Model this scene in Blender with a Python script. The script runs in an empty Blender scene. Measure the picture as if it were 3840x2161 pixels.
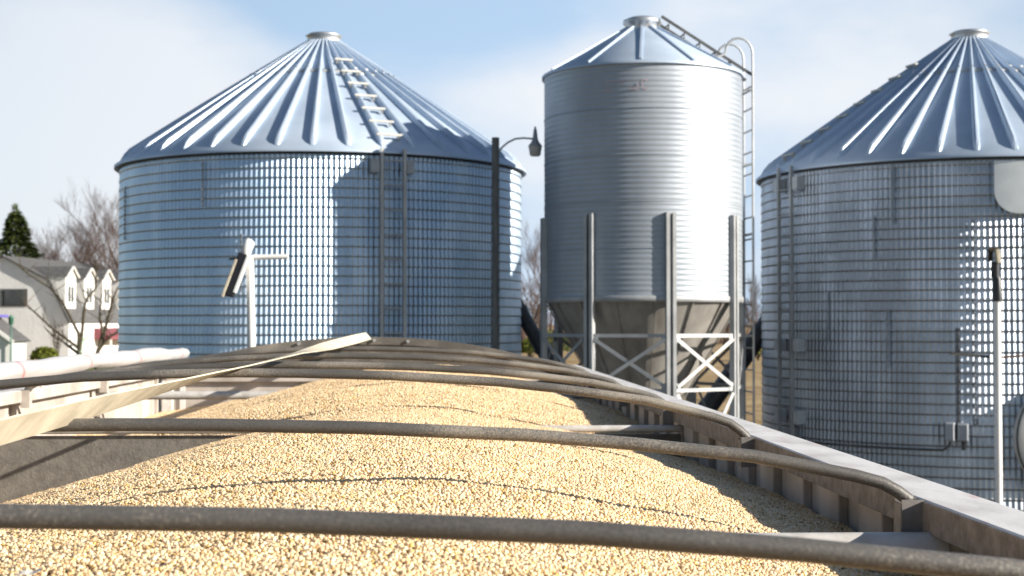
import bpy, math, random
import numpy as np
from mathutils import Vector, Matrix

C = bpy.context.scene.collection
SC = bpy.context.scene
R = math.radians
ZC = 3.12                      # camera height above the yard
PX = 5629.0                    # focal length in photo pixels

# ------------------------------------------------------------------ camera
cam_d = bpy.data.cameras.new("camera")
cam = bpy.data.objects.new("camera", cam_d)
C.objects.link(cam)
cam_d.sensor_width = 36.0
cam_d.lens = PX / 3840 * 36.0
cam_d.clip_start = 0.05
cam_d.clip_end = 6000
cam.location = (0, 0, ZC)
cam.rotation_euler = (R(90 + 1.35), 0, 0)
cam_d.dof.use_dof = True
cam_d.dof.focus_distance = 2.75
cam_d.dof.aperture_fstop = 11.0
SC.camera = cam

# ------------------------------------------------------------------ sky and sun
SUN_EL, SUN_BEAR = 21.5, 108.0          # bearing from the view axis, clockwise
w = bpy.data.worlds.new("World")
SC.world = w
w.use_nodes = True
nt = w.node_tree
for n in list(nt.nodes):
    nt.nodes.remove(n)
N = nt.nodes.new
L = nt.links.new
out = N("ShaderNodeOutputWorld")
bg = N("ShaderNodeBackground")
bg.inputs["Strength"].default_value = 0.055
sky = N("ShaderNodeTexSky")
sky.sky_type = 'NISHITA'
sky.sun_disc = False
sky.sun_elevation = R(SUN_EL)
sky.sun_rotation = R(SUN_BEAR)
sky.altitude = 200
sky.air_density = 1.0
sky.dust_density = 0.4
sky.ozone_density = 1.3
tc = N("ShaderNodeTexCoord")
mp = N("ShaderNodeMapping")
mp.inputs["Scale"].default_value = (1.0, 1.0, 2.2)
L(tc.outputs["Generated"], mp.inputs["Vector"])
nz = N("ShaderNodeTexNoise")
nz.inputs["Scale"].default_value = 4.0
nz.inputs["Detail"].default_value = 7
nz.inputs["Roughness"].default_value = 0.5
L(mp.outputs["Vector"], nz.inputs["Vector"])
# a soft cloud bank low on the left, a thin one low on the right
def lobe(direction, width):
    d = N("ShaderNodeVectorMath"); d.operation = 'DISTANCE'
    L(tc.outputs["Generated"], d.inputs[0])
    v = Vector(direction).normalized()
    d.inputs[1].default_value = v
    m = N("ShaderNodeMapRange"); m.interpolation_type = 'SMOOTHSTEP'
    m.inputs["From Min"].default_value = 0.0
    m.inputs["From Max"].default_value = width
    m.inputs["To Min"].default_value = 1.0
    m.inputs["To Max"].default_value = 0.0
    L(d.outputs["Value"], m.inputs["Value"])
    return m.outputs["Result"]
def mth(op, a, b):
    m = N("ShaderNodeMath"); m.operation = op
    for i, v in enumerate((a, b)):
        if isinstance(v, (int, float)): m.inputs[i].default_value = v
        else: L(v, m.inputs[i])
    return m.outputs[0]
veil = N("ShaderNodeMix"); veil.data_type = 'RGBA'
L(mth('MULTIPLY', lobe((0.05, 1, 0.10), 0.9), 0.92), veil.inputs[0])
L(sky.outputs[0], veil.inputs[6])
veil.inputs[7].default_value = (4.9, 6.7, 9.0, 1)
s = mth('MULTIPLY', lobe((-0.27, 1, 0.115), 0.17), 0.46)
s = mth('ADD', s, mth('MULTIPLY', lobe((-0.36, 1, 0.06), 0.2), 0.25))
s = mth('ADD', s, mth('MULTIPLY', lobe((0.03, 1, 0.09), 0.13), 0.22))
s = mth('ADD', s, mth('MULTIPLY', lobe((0.24, 1, 0.16), 0.28), 0.26))
s = mth('ADD', s, nz.outputs["Fac"])
rmp = N("ShaderNodeMapRange"); rmp.interpolation_type = 'SMOOTHSTEP'
rmp.inputs["From Min"].default_value = 0.46
rmp.inputs["From Max"].default_value = 0.86
rmp.inputs["To Max"].default_value = 0.92
L(s, rmp.inputs["Value"])
mix = N("ShaderNodeMix"); mix.data_type = 'RGBA'
L(mth('MULTIPLY', rmp.outputs["Result"], lobe((0.05, 1, 0.10), 1.1)), mix.inputs[0])
L(veil.outputs[2], mix.inputs[6])
mix.inputs[7].default_value = (8.9, 9.0, 9.2, 1)
L(mix.outputs[2], bg.inputs["Color"])
L(bg.outputs[0], out.inputs[0])

sd = bpy.data.lights.new("sun", 'SUN')
sd.energy = 5.0
sd.angle = R(0.53)
sd.color = (1.0, 0.93, 0.82)
sun = bpy.data.objects.new("sun", sd)
C.objects.link(sun)
sv = Vector((math.sin(R(SUN_BEAR)) * math.cos(R(SUN_EL)), math.cos(R(SUN_BEAR)) * math.cos(R(SUN_EL)), math.sin(R(SUN_EL))))
sun.rotation_euler = (-sv).to_track_quat('-Z', 'Y').to_euler()
sun.location = sv * 60

SC.view_settings.view_transform = 'Standard'
SC.view_settings.look = 'None'
SC.view_settings.exposure = 0.95
SC.view_settings.gamma = 1.0
SC.cycles.max_bounces = 8
SC.cycles.use_denoising = True

# ------------------------------------------------------------------ materials
def M_(name):
    m = bpy.data.materials.new(name)
    m.use_nodes = True
    t = m.node_tree
    return m, t, t.nodes["Principled BSDF"]

def ramp(t, fac, stops):
    r = t.nodes.new("ShaderNodeValToRGB")
    e = r.color_ramp.elements
    while len(e) < len(stops): e.new(0.5)
    for i, (p, c) in enumerate(stops):
        e[i].position = p
        e[i].color = (*c, 1)
    t.links.new(fac, r.inputs[0])
    return r.outputs[0]

def noise(t, scale, detail=4, rough=0.55, vec=None, stretch=None):
    n = t.nodes.new("ShaderNodeTexNoise")
    n.inputs["Scale"].default_value = scale
    n.inputs["Detail"].default_value = detail
    n.inputs["Roughness"].default_value = rough
    if vec is None:
        vec = t.nodes.new("ShaderNodeTexCoord").outputs["Object"]
    if stretch:
        mp = t.nodes.new("ShaderNodeMapping")
        mp.inputs["Scale"].default_value = stretch
        t.links.new(vec, mp.inputs["Vector"])
        vec = mp.outputs[0]
    t.links.new(vec, n.inputs["Vector"])
    return n.outputs["Fac"]

def bump(t, b, h, dist=0.01, strength=1.0):
    n = t.nodes.new("ShaderNodeBump")
    n.inputs["Distance"].default_value = dist
    n.inputs["Strength"].default_value = strength
    t.links.new(h, n.inputs["Height"])
    t.links.new(n.outputs[0], b.inputs["Normal"])
    return n

def mat(name, c1, c2=None, scale=6, rough=0.6, metal=0.0, bumpd=0, bscale=None, stretch=None, lo=0.35, hi=0.65, detail=5):
    # very rough surfaces get almost no gloss
    m, t, b = M_(name)
    if c2 is None: c2 = tuple(v * 0.8 for v in c1)
    f = noise(t, scale, detail, stretch=stretch)
    t.links.new(ramp(t, f, [(lo, c1), (hi, c2)]), b.inputs["Base Color"])
    b.inputs["Roughness"].default_value = rough
    b.inputs["Metallic"].default_value = metal
    if rough >= 0.7: b.inputs["Specular IOR Level"].default_value = 0.08
    if bumpd:
        bump(t, b, noise(t, bscale or scale * 4, 4), bumpd)
    return m

MT = {}
MT['paint'] = mat("white_trailer_paint", (0.56, 0.51, 0.47), (0.36, 0.32, 0.28), 5, 0.5, bumpd=0.0006, bscale=60)
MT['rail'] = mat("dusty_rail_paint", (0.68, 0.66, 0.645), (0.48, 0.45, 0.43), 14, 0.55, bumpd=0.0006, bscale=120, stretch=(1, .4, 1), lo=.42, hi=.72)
MT['shaded_railface'] = mat("dusty_shaded_rail_paint", (0.27, 0.245, 0.225), (0.17, 0.15, 0.135), 40, 0.7, bumpd=0.001, bscale=200)  # brown dust tone, darkened to carry the shade on the right rail's inner side
def scuffs(m):
    t = m.node_tree; b = t.nodes["Principled BSDF"]
    src = b.inputs["Base Color"].links[0].from_socket
    f = noise(t, 9, 4, 0.6, stretch=(2.5, .55, 1))
    mr = t.nodes.new("ShaderNodeMapRange"); mr.inputs["From Min"].default_value = .62; mr.inputs["From Max"].default_value = .70
    t.links.new(f, mr.inputs["Value"])
    mx = t.nodes.new("ShaderNodeMix"); mx.data_type = 'RGBA'
    t.links.new(mr.outputs[0], mx.inputs[0]); t.links.new(src, mx.inputs[6]); mx.inputs[7].default_value = (.58, .47, .44, 1)
    t.links.new(mx.outputs[2], b.inputs["Base Color"])
scuffs(MT['rail'])
MT['liner'] = mat("dusty_dark_steel", (0.15, 0.138, 0.122), (0.205, 0.19, 0.168), 40, 0.75, bumpd=0.002, bscale=110)
MT['tube'] = mat("galvanised_tube", (0.58, 0.56, 0.54), (0.42, 0.40, 0.37), 20, 0.5)
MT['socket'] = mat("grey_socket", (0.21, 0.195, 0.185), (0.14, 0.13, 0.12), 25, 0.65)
MT['strap'] = mat("cream_webbing", (0.64, 0.58, 0.46), (0.46, 0.41, 0.32), 14, 0.8, bumpd=0.0006, bscale=350)
MT['white'] = mat("white_paint", (0.82, 0.81, 0.79), (0.70, 0.69, 0.67), 3, 0.5)
MT['black'] = mat("black_rubber", (0.012, 0.012, 0.018), (0.02, 0.02, 0.026), 8, 0.45)
MT['rust'] = mat("rusty_steel", (0.30, 0.18, 0.11), (0.20, 0.12, 0.08), 9, 0.8)
MT['darkmetal'] = mat("dark_steel", (0.07, 0.07, 0.075), (0.11, 0.11, 0.11), 6, 0.5, 0.5)
MT['pole'] = mat("weathered_pole", (0.15, 0.15, 0.15), (0.22, 0.22, 0.21), 5, 0.75, stretch=(6, 6, .6))
MT['galv'] = mat("galvanised_steel", (0.62, 0.64, 0.67), (0.48, 0.50, 0.53), 5, 0.42, 0.75)
MT['galvdull'] = mat("dull_galvanised_steel", (0.46, 0.47, 0.48), (0.34, 0.35, 0.36), 4, 0.5, 0.35)
MT['cone'] = mat("dusty_cone_steel", (0.40, 0.38, 0.35), (0.30, 0.28, 0.26), 2.5, 0.5, 0.35, stretch=(3, 3, .5))
MT['step'] = mat("pale_step_steel", (0.44, 0.44, 0.42), (0.36, 0.36, 0.345), 10, 0.5, 0.2)
MT['box'] = mat("grey_box_enamel", (0.40, 0.42, 0.45), (0.33, 0.35, 0.38), 10, 0.5)
MT['seam'] = mat("weathered_seam_steel", (0.34, 0.38, 0.43), (0.24, 0.27, 0.31), 12, 0.5, 0.5)
MT['plate'] = mat("smooth_zinc_plate", (0.78, 0.80, 0.82), (0.64, 0.66, 0.69), 2.2, 0.35, 0.5)
MT['disc'] = mat("off_white_enamel", (0.62, 0.60, 0.56), (0.55, 0.53, 0.5), 3, 0.45)
MT['pink'] = mat("faded_pink_lettering", (0.50, 0.40, 0.46), (0.45, 0.41, 0.46), 12, 0.6, 0.3)
MT['siding'] = mat("grey_white_siding", (0.84, 0.83, 0.82), (0.77, 0.76, 0.75), 0.8, 0.7, bumpd=0.02, bscale=4)
MT['trim'] = mat("white_trim", (0.80, 0.79, 0.76), (0.74, 0.73, 0.7), 2, 0.6)
MT['shingle'] = mat("grey_shingles", (0.085, 0.085, 0.09), (0.13, 0.128, 0.125), 3, 0.9, bumpd=0.03, bscale=9)
MT['glass'] = mat("dark_window_glass", (0.05, 0.06, 0.07), (0.08, 0.09, 0.1), 1.5, 0.12)
MT['awning'] = mat("maroon_awning", (0.24, 0.085, 0.10), (0.19, 0.065, 0.08), 2, 0.7)
MT['doorgreen'] = mat("pale_green_door", (0.42, 0.55, 0.45), (0.36, 0.48, 0.39), 2, 0.6)
MT['ridgeblue'] = mat("violet_ridge_metal", (0.12, 0.10, 0.42), (0.10, 0.08, 0.34), 2, 0.4)
MT['lampgreen'] = mat("green_lamp_paint", (0.05, 0.16, 0.11), (0.04, 0.12, 0.09), 3, 0.5)
MT['bark'] = mat("grey_brown_bark", (0.16, 0.125, 0.10), (0.09, 0.07, 0.055), 6, 0.95)
MT['barkdark'] = mat("dark_bark", (0.10, 0.085, 0.06), (0.055, 0.045, 0.035), 6, 0.95)
MT['twig'] = mat("red_brown_twigs", (0.13, 0.09, 0.078), (0.08, 0.055, 0.048), 1.2, 0.95)
MT['needle'] = mat("dark_conifer_needles", (0.045, 0.075, 0.024), (0.11, 0.13, 0.04), 1.1, 0.8)
MT['bush'] = mat("yellow_green_leaves", (0.16, 0.17, 0.03), (0.09, 0.11, 0.02), 2.5, 0.8)

def bow_mat():
    m, t, b = M_("dusty_steel_bow")
    f0 = noise(t, 300, 3, 0.6)
    g = noise(t, 3.0, 4)
    fm = t.nodes.new('ShaderNodeMath'); fm.operation = 'MULTIPLY_ADD'; t.links.new(f0, fm.inputs[0]); fm.inputs[1].default_value = .45; fm.inputs[2].default_value = .275
    f = fm.outputs[0]
    mx = t.nodes.new("ShaderNodeMath"); mx.operation = 'MULTIPLY_ADD'
    t.links.new(g, mx.inputs[0]); mx.inputs[1].default_value = 0.7
    t.links.new(f, mx.inputs[2])
    t.links.new(ramp(t, mx.outputs[0], [(0.58, (0.038, 0.037, 0.037)), (0.86, (0.105, 0.098, 0.09)), (1.12, (0.28, 0.25, 0.21))]), b.inputs["Base Color"])
    b.inputs["Roughness"].default_value = 0.45
    bump(t, b, f, 0.0010)
    return m
MT['bow'] = bow_mat()

def tarp_mat():
    m, t, b = M_("white_vinyl_tarp")
    tcn = t.nodes.new("ShaderNodeTexCoord")
    sp = t.nodes.new("ShaderNodeSeparateXYZ")
    t.links.new(tcn.outputs["Object"], sp.inputs[0])
    def mm(op, a, bb):
        q = t.nodes.new("ShaderNodeMath"); q.operation = op
        for i, v in enumerate((a, bb)):
            if isinstance(v, (int, float)): q.inputs[i].default_value = v
            else: t.links.new(v, q.inputs[i])
        return q.outputs[0]
    n1 = noise(t, 0.8, 2)
    y = mm('ADD', mm('ADD', sp.outputs[1], mm('MULTIPLY', sp.outputs[2], 0.8)), mm('MULTIPLY', n1, 0.9))
    fr = mm('FRACT', mm('MULTIPLY', y, 0.85), 0)
    d = mm('ABSOLUTE', mm('SUBTRACT', fr, 0.5), 0)
    t.links.new(ramp(t, d, [(0.0, (0.50, 0.20, 0.21)), (0.014, (0.48, 0.34, 0.34)), (0.026, (0.47, 0.455, 0.45))]), b.inputs["Base Color"])
    b.inputs["Roughness"].default_value = 0.42
    bump(t, b, noise(t, 9, 3, stretch=(1, .35, 1)), 0.012)
    return m
MT['tarp'] = tarp_mat()

def corr_mat(name, nrib, rib, c1, c2, metal, rough, streak=0.6):
    """galvanised wall: zinc patches, rain streaks, fine vertical ribs"""
    m, t, b = M_(name)
    tcn = t.nodes.new("ShaderNodeTexCoord")
    sp = t.nodes.new("ShaderNodeSeparateXYZ")
    t.links.new(tcn.outputs["Object"], sp.inputs[0])
    a = t.nodes.new("ShaderNodeMath"); a.operation = 'ARCTAN2'
    t.links.new(sp.outputs[1], a.inputs[0]); t.links.new(sp.outputs[0], a.inputs[1])
    f1 = noise(t, 1.6, 5, stretch=(2.2, 2.2, 0.5))
    f2 = noise(t, 0.9, 3)
    mm = t.nodes.new("ShaderNodeMath"); mm.operation = 'MULTIPLY_ADD'
    t.links.new(f1, mm.inputs[0]); mm.inputs[1].default_value = streak
    t.links.new(f2, mm.inputs[2])
    t.links.new(ramp(t, mm.outputs[0], [(0.6, c1), (1.0, c2)]), b.inputs["Base Color"])
    b.inputs["Metallic"].default_value = metal
    b.inputs["Roughness"].default_value = rough
    if rib:
        k = t.nodes.new("ShaderNodeMath"); k.operation = 'MULTIPLY'
        t.links.new(a.outputs[0], k.inputs[0]); k.inputs[1].default_value = nrib
        c = t.nodes.new("ShaderNodeMath"); c.operation = 'COSINE'
        t.links.new(k.outputs[0], c.inputs[0])
        bump(t, b, c.outputs[0], rib)
    return m
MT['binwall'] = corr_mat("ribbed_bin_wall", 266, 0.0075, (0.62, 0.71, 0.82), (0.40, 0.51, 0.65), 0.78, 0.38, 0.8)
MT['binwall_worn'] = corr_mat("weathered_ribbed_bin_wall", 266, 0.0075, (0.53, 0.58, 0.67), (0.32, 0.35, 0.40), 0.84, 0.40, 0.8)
MT['bracket'] = mat("pale_bracket_steel", (0.55, 0.58, 0.60), (0.45, 0.48, 0.50), 8, 0.5)
MT['drum'] = corr_mat("hopper_drum_wall", 0, 0, (0.43, 0.47, 0.52), (0.33, 0.365, 0.415), 0.60, 0.55)
MT['roof'] = corr_mat("bin_roof_steel", 0, 0, (0.53, 0.62, 0.735), (0.41, 0.50, 0.62), 0.36, 0.5)

# ------------------------------------------------------------------ mesh builder
class MB:
    def __init__(self): self.v = []; self.f = []; self.sm = []
    def quad_grid(self, rows, closed_u=False, closed_v=False, smooth=True):
        o = len(self.v); nr = len(rows); nc = len(rows[0])
        for r in rows: self.v.extend([tuple(p) for p in r])
        for i in range(nr if closed_v else nr - 1):
            for j in range(nc if closed_u else nc - 1):
                a = o + i * nc + j; b_ = o + i * nc + (j + 1) % nc
                i2 = (i + 1) % nr
                self.f.append((a, b_, o + i2 * nc + (j + 1) % nc, o + i2 * nc + j)); self.sm.append(smooth)
        return self
    def face(self, pts, smooth=False):
        o = len(self.v); self.v.extend([tuple(p) for p in pts])
        self.f.append(tuple(range(o, o + len(pts)))); self.sm.append(smooth)
        return self
    def box(self, c, s, M=None, bev=0.0):
        hx, hy, hz = s[0] / 2, s[1] / 2, s[2] / 2
        o = len(self.v)
        if bev <= 0:
            P = [(-hx, -hy, -hz), (hx, -hy, -hz), (hx, hy, -hz), (-hx, hy, -hz), (-hx, -hy, hz), (hx, -hy, hz), (hx, hy, hz), (-hx, hy, hz)]
            F = [(0, 3, 2, 1), (4, 5, 6, 7), (0, 1, 5, 4), (1, 2, 6, 5), (2, 3, 7, 6), (3, 0, 4, 7)]
        else:
            import bmesh
            bm = bmesh.new(); bmesh.ops.create_cube(bm, size=1.0)
            bmesh.ops.scale(bm, vec=s, verts=bm.verts)
            bmesh.ops.bevel(bm, geom=list(bm.edges), offset=bev, segments=2, profile=0.5, affect='EDGES')
            bm.verts.index_update()
            P = [tuple(v.co) for v in bm.verts]; F = [tuple(v.index for v in f.verts) for f in bm.faces]
            bm.free()
        c = Vector(c)
        for p in P:
            q = Vector(p)
            if M is not None: q = M @ q
            self.v.append(tuple(q + c))
        for f in F: self.f.append(tuple(o + i for i in f)); self.sm.append(False)
        return self
    def bar(self, a, b, w, h, up=(0, 0, 1), bev=0):
        a, b = Vector(a), Vector(b); d = b - a; l = d.length; d.normalize()
        u = Vector(up); x = d.cross(u)
        if x.length < 1e-4: x = d.cross(Vector((1, 0, 0)))
        x.normalize(); z = x.cross(d)
        return self.box((a + b) / 2, (w, l, h), Matrix((x, d, z)).transposed(), bev)
    def tube(self, pts, r, n=10, cap=True):
        pts = [Vector(p) for p in pts]
        rr = r if isinstance(r, (list, tuple)) else [r] * len(pts)
        rows = []
        t0 = (pts[1] - pts[0]).normalized()
        ref = Vector((0, 0, 1)) if abs(t0.z) < 0.9 else Vector((1, 0, 0))
        nx = t0.cross(ref).normalized()
        for i, p in enumerate(pts):
            t = (pts[min(i + 1, len(pts) - 1)] - pts[max(i - 1, 0)]).normalized()
            nx = (nx - t * nx.dot(t)).normalized()
            ny = t.cross(nx)
            rows.append([p + (nx * math.cos(2 * math.pi * k / n) + ny * math.sin(2 * math.pi * k / n)) * rr[i] for k in range(n)])
        self.quad_grid(rows, closed_u=True)
        if cap:
            self.face(list(reversed(rows[0]))); self.face(rows[-1])
        return self
    def lathe(self, prof, n=48, c=(0, 0, 0), smooth=True):
        rows = []
        for (r, z) in prof:
            rows.append([(c[0] + r * math.cos(2 * math.pi * k / n), c[1] + r * math.sin(2 * math.pi * k / n), c[2] + z) for k in range(n)])
        return self.quad_grid(rows, closed_u=True, smooth=smooth)
    def build(self, name, m, parent=None, loc=(0, 0, 0), rotz=0):
        me = bpy.data.meshes.new(name)
        me.from_pydata(self.v, [], self.f)
        me.polygons.foreach_set("use_smooth", self.sm)
        me.materials.append(m)
        me.update()
        o = bpy.data.objects.new(name, me)
        C.objects.link(o)
        o.location = loc; o.rotation_euler = (0, 0, rotz)
        if parent is not None: o.parent = parent
        return o

def tag(o, label=None, cat=None, group=None, kind=None):
    if label: o["label"] = label
    if cat: o["category"] = cat
    if group: o["group"] = group
    if kind: o["kind"] = kind
    return o

def empty(name, loc, label, cat, group=None, rotz=0):
    o = bpy.data.objects.new(name, None)
    C.objects.link(o)
    o.location = loc; o.rotation_euler = (0, 0, rotz)
    o.empty_display_size = 0.3
    return tag(o, label, cat, group)

def copy_tree(o, parent=None):
    c = o.copy(); C.objects.link(c)
    if parent is not None: c.parent = parent
    for ch in list(o.children): copy_tree(ch, c)
    return c

def at(px, py, depth):
    """world point seen at a photo pixel, at that distance along the view axis"""
    return Vector(((px - 1920) / PX * depth, depth, ZC + (1213 - py) / PX * depth))

# ------------------------------------------------------------------ ground
def ground():
    m, t, b = M_("dry_grass_and_dirt")
    f = noise(t, 0.35, 8, 0.6)
    g = noise(t, 7, 6, 0.65)
    mm = t.nodes.new("ShaderNodeMath"); mm.operation = 'MULTIPLY_ADD'
    t.links.new(g, mm.inputs[0]); mm.inputs[1].default_value = 0.8; t.links.new(f, mm.inputs[2])
    t.links.new(ramp(t, mm.outputs[0], [(0.6, (0.14, 0.095, 0.05)), (0.85, (0.28, 0.195, 0.105)), (1.15, (0.40, 0.30, 0.17))]), b.inputs["Base Color"])
    b.inputs["Roughness"].default_value = 0.95
    b.inputs["Specular IOR Level"].default_value = 0.05
    bump(t, b, g, 0.03)
    mb = MB()
    xs = [-3000, -400, -100, -30, 30, 100, 400, 3000]; ys = [-300, -30, 30, 60, 100, 200, 600, 4000]
    mb.quad_grid([[(x, y, 0) for x in xs] for y in ys])
    tag(mb.build("ground", m), kind="structure")
    # unseen dark yard sheet, added to cut ground bounce onto the bins
    ym = mat("bounce_cut_yard", (0.075, 0.07, 0.062), (0.13, 0.12, 0.105), 2.5, 0.95, bumpd=.02, bscale=25)
    q = MB(); q.quad_grid([[(-32, -60, .004), (38, -60, .004)], [(-26, 46, .004), (34, 46, .004)]])
    tag(q.build("yard", ym), kind="structure")
    # mown lawn and lane in front of the houses
    lm = mat("lawn_grass", (0.09, 0.12, 0.03), (0.16, 0.16, 0.06), 1.5, 0.95)
    q = MB(); q.quad_grid([[(-70, 60, .004), (-20, 60, .004)], [(-75, 118, .004), (-28, 118, .004)]])
    tag(q.build("lawn", lm), kind="structure")
    pm = mat("pale_gravel", (0.42, 0.38, 0.34), (0.32, 0.29, 0.25), 3, 0.95)
    q = MB(); q.quad_grid([[(-75, 119, .004), (-28, 119, .004)], [(-75, 124, .004), (-26, 124, .004)]])
    tag(q.build("road", pm), kind="structure")
ground()

# ------------------------------------------------------------------ round bins
def corr_wall(mb, Rr, z0, z1, pitch, amp, n=192, per=7, power=0.6):
    prof = []
    nz_ = int(round((z1 - z0) / pitch))
    p = (z1 - z0) / nz_
    for i in range(nz_ * per + 1):
        ph = i / per
        if power < 1:      # lapped rings: short dark underside, long face leaning slightly skyward
            fr = ph - math.floor(ph)
            v = fr / 0.10 if fr < 0.10 else 1 - ((fr - 0.10) / 0.90) ** 1.15
            prof.append((Rr + amp * v - amp * 0.5, z0 + ph * p))
        else:
            prof.append((Rr + amp * (abs(math.sin(math.pi * ph)) ** power) - amp * 0.5, z0 + ph * p))
    mb.lathe(prof, n)

def bin_point(c, Rr, px, out=0.0):
    """angle on a round wall hit by the sight line of a photo column"""
    d = Vector(((px - 1920) / PX, 1.0)).normalized()
    o = -Vector((c[0], c[1]))
    bq = o.dot(d); cq = o.dot(o) - (Rr + out) ** 2
    disc = max(bq * bq - cq, 0)
    tt = -bq - math.sqrt(disc)
    p = o + d * tt
    return math.atan2(p.y, p.x)

def cyl(a, r, z): return Vector((math.cos(a) * r, math.sin(a) * r, z))

def grain_bin(loc, Rr, z_eave, cap_r, z_cap, label, phase, ladder_px, step_a, panel_seams, wm='binwall'):
    e = empty("grain_bin", loc, label, "grain bin", "round corrugated grain bins")
    c = (loc[0], loc[1])
    wall = MB(); corr_wall(wall, Rr, 0.0, z_eave, 0.12, 0.0125, 192, 14)
    wl = wall.build("wall", MT[wm], e)
    for (px, z0, z1) in panel_seams:
        sm = MB()
        a = bin_point(c, Rr, px)
        sm.bar(cyl(a, Rr + 0.012, z0), cyl(a, Rr + 0.012, z1), 0.022, 0.012, up=cyl(a, 1, 0))
        k = int((z1 - z0) / 0.06)
        for i in range(k):
            sm.box(cyl(a, Rr + 0.022, z0 + 0.03 + i * 0.06), (0.018, 0.018, 0.018))
        sm.build("bolted_seam", MT['seam'], e)
    # roof with raised radial ribs
    rf = MB()
    Ro = Rr + 0.07
    rf.lathe([(Ro, z_eave - 0.035), (Ro, z_eave), (Rr * 0.66, z_eave + (z_cap - z_eave) * (Ro - Rr * .66) / (Ro - cap_r)), (cap_r, z_cap)], 160, smooth=True)
    rf.lathe([(Rr - .03, z_eave - 0.03), (Ro - .003, z_eave - 0.035)], 160)
    sl = (z_cap - z_eave) / (Ro - cap_r)
    for i in range(40):
        a = phase + i * 2 * math.pi / 40
        rows = []
        for (r, hgt, wd) in [(Ro - 0.06, 0.004, .6), (Ro - 0.10, 0.05, .9), (Ro - 0.17, 0.080, 1), (Ro * .6, 0.078, 1), (Ro * 0.32, 0.062, 1), (cap_r + 0.02, 0.045, 1)]:
            z = z_eave + (Ro - r) * sl
            hw = (0.015 + 0.027 * r / Ro) * wd
            row = []
            for (s_, h_) in [(-1, -0.004), (-0.7, hgt * .95), (0, hgt * 1.1), (0.7, hgt * .95), (1, -0.004)]:
                dx = s_ * hw
                row.append((r * math.cos(a) - dx * math.sin(a) , r * math.sin(a) + dx * math.cos(a), z + h_))
            rows.append(row)
        rf.quad_grid(rows, smooth=False)
    rf.build("roof", MT['roof'], e)
    # lap joint clips round the upper roof
    lp = MB()
    rl = Ro * 0.36
    for i in range(40):
        a = phase + i * 2 * math.pi / 40
        p = cyl(a, rl, z_eave + (Ro - rl) * sl + 0.065)
        lp.box(p + Vector((0, 0, -.012)), (0.05, 0.035, 0.02), Matrix.Rotation(a, 3, 'Z'))
    lp.lathe([(rl + .03, z_eave + (Ro - rl - .03) * sl + .004), (rl + .03, z_eave + (Ro - rl - .03) * sl + .016), (rl - .03, z_eave + (Ro - rl + .03) * sl + .016), (rl - .03, z_eave + (Ro - rl + .03) * sl + .004)], 80)
    lp.build("roof_clip_ring", MT['galvdull'], e)
    # collar and lid
    cp = MB(); cp.lathe([(cap_r + 0.03, z_cap - 0.03), (cap_r + .01, z_cap + 0.02), (cap_r, z_cap + 0.10), (cap_r + 0.03, z_cap + 0.11), (cap_r * .9, z_cap + 0.14), (0.02, z_cap + 0.17)], 48)
    cp.build("lid", MT['galv'], e)
    # dark gasket line below the eave
    g = MB(); g.lathe([(Rr + 0.012, z_eave - 0.062), (Rr + 0.020, z_eave - 0.058), (Rr + 0.020, z_eave - 0.038), (Rr + 0.012, z_eave - .038)], 160)
    g.build("eave_band", MT['darkmetal'], e)
    # ladder on the wall
    a0 = bin_point(c, Rr, ladder_px[0], 0.12); a1 = bin_point(c, Rr, ladder_px[1], 0.12)
    ld = empty("ladder", (0, 0, 0), None, None); ld.parent = e
    rails = []
    for a in (a0, a1):
        q = MB(); q.bar(cyl(a, Rr + 0.12, 0.4), cyl(a, Rr + 0.12, z_eave + 0.02), 0.035, 0.045, up=cyl(a, 1, 0)); q.build("ladder_rail", MT['galvdull'], ld)
    z = 0.6
    while z < z_eave - 0.1:
        rg = MB(); rg.tube([cyl(a0, Rr + 0.12, z), cyl(a1, Rr + 0.12, z)], 0.013, 6); z += 0.3
        rg.build("rung", MT['galvdull'], ld)
    for z in (1.2, 1.95, 2.85, z_eave - 0.2):
        for a, s_ in ((a0, -1), (a1, 1)):
            am = a + s_ * 0.028
            q = MB(); q.box(cyl(am, Rr + 0.07, z), (0.12, 0.10, 0.16), Matrix.Rotation(am, 3, 'Z'))
            q.build("ladder_bracket", MT['bracket' if wm != 'binwall' else 'box'], ld)
    # roof steps
    st_a, n_st = step_a
    for i in range(n_st):
        r = Ro - 0.19 - i * (Ro - 0.19 - 0.86) / (n_st - 1)
        q = MB()
        z = z_eave + (Ro - r) * sl + 0.085
        tang = Vector((-math.sin(st_a), math.cos(st_a), 0)); rad = Vector((math.cos(st_a), math.sin(st_a), 0))
        hw = 0.175 * (0.60 + 0.40 * r / Ro)
        p = rad * r; p.z = z
        q.bar(p - tang * hw, p + tang * hw, 0.042, 0.028)
        for s_ in (-1, 1):
            q.bar(p + tang * hw * .72 * s_ - Vector((0, 0, .06)), p + tang * hw * .72 * s_, 0.03, 0.03)
        q.build("roof_step", MT['step'], e)
    return e

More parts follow.
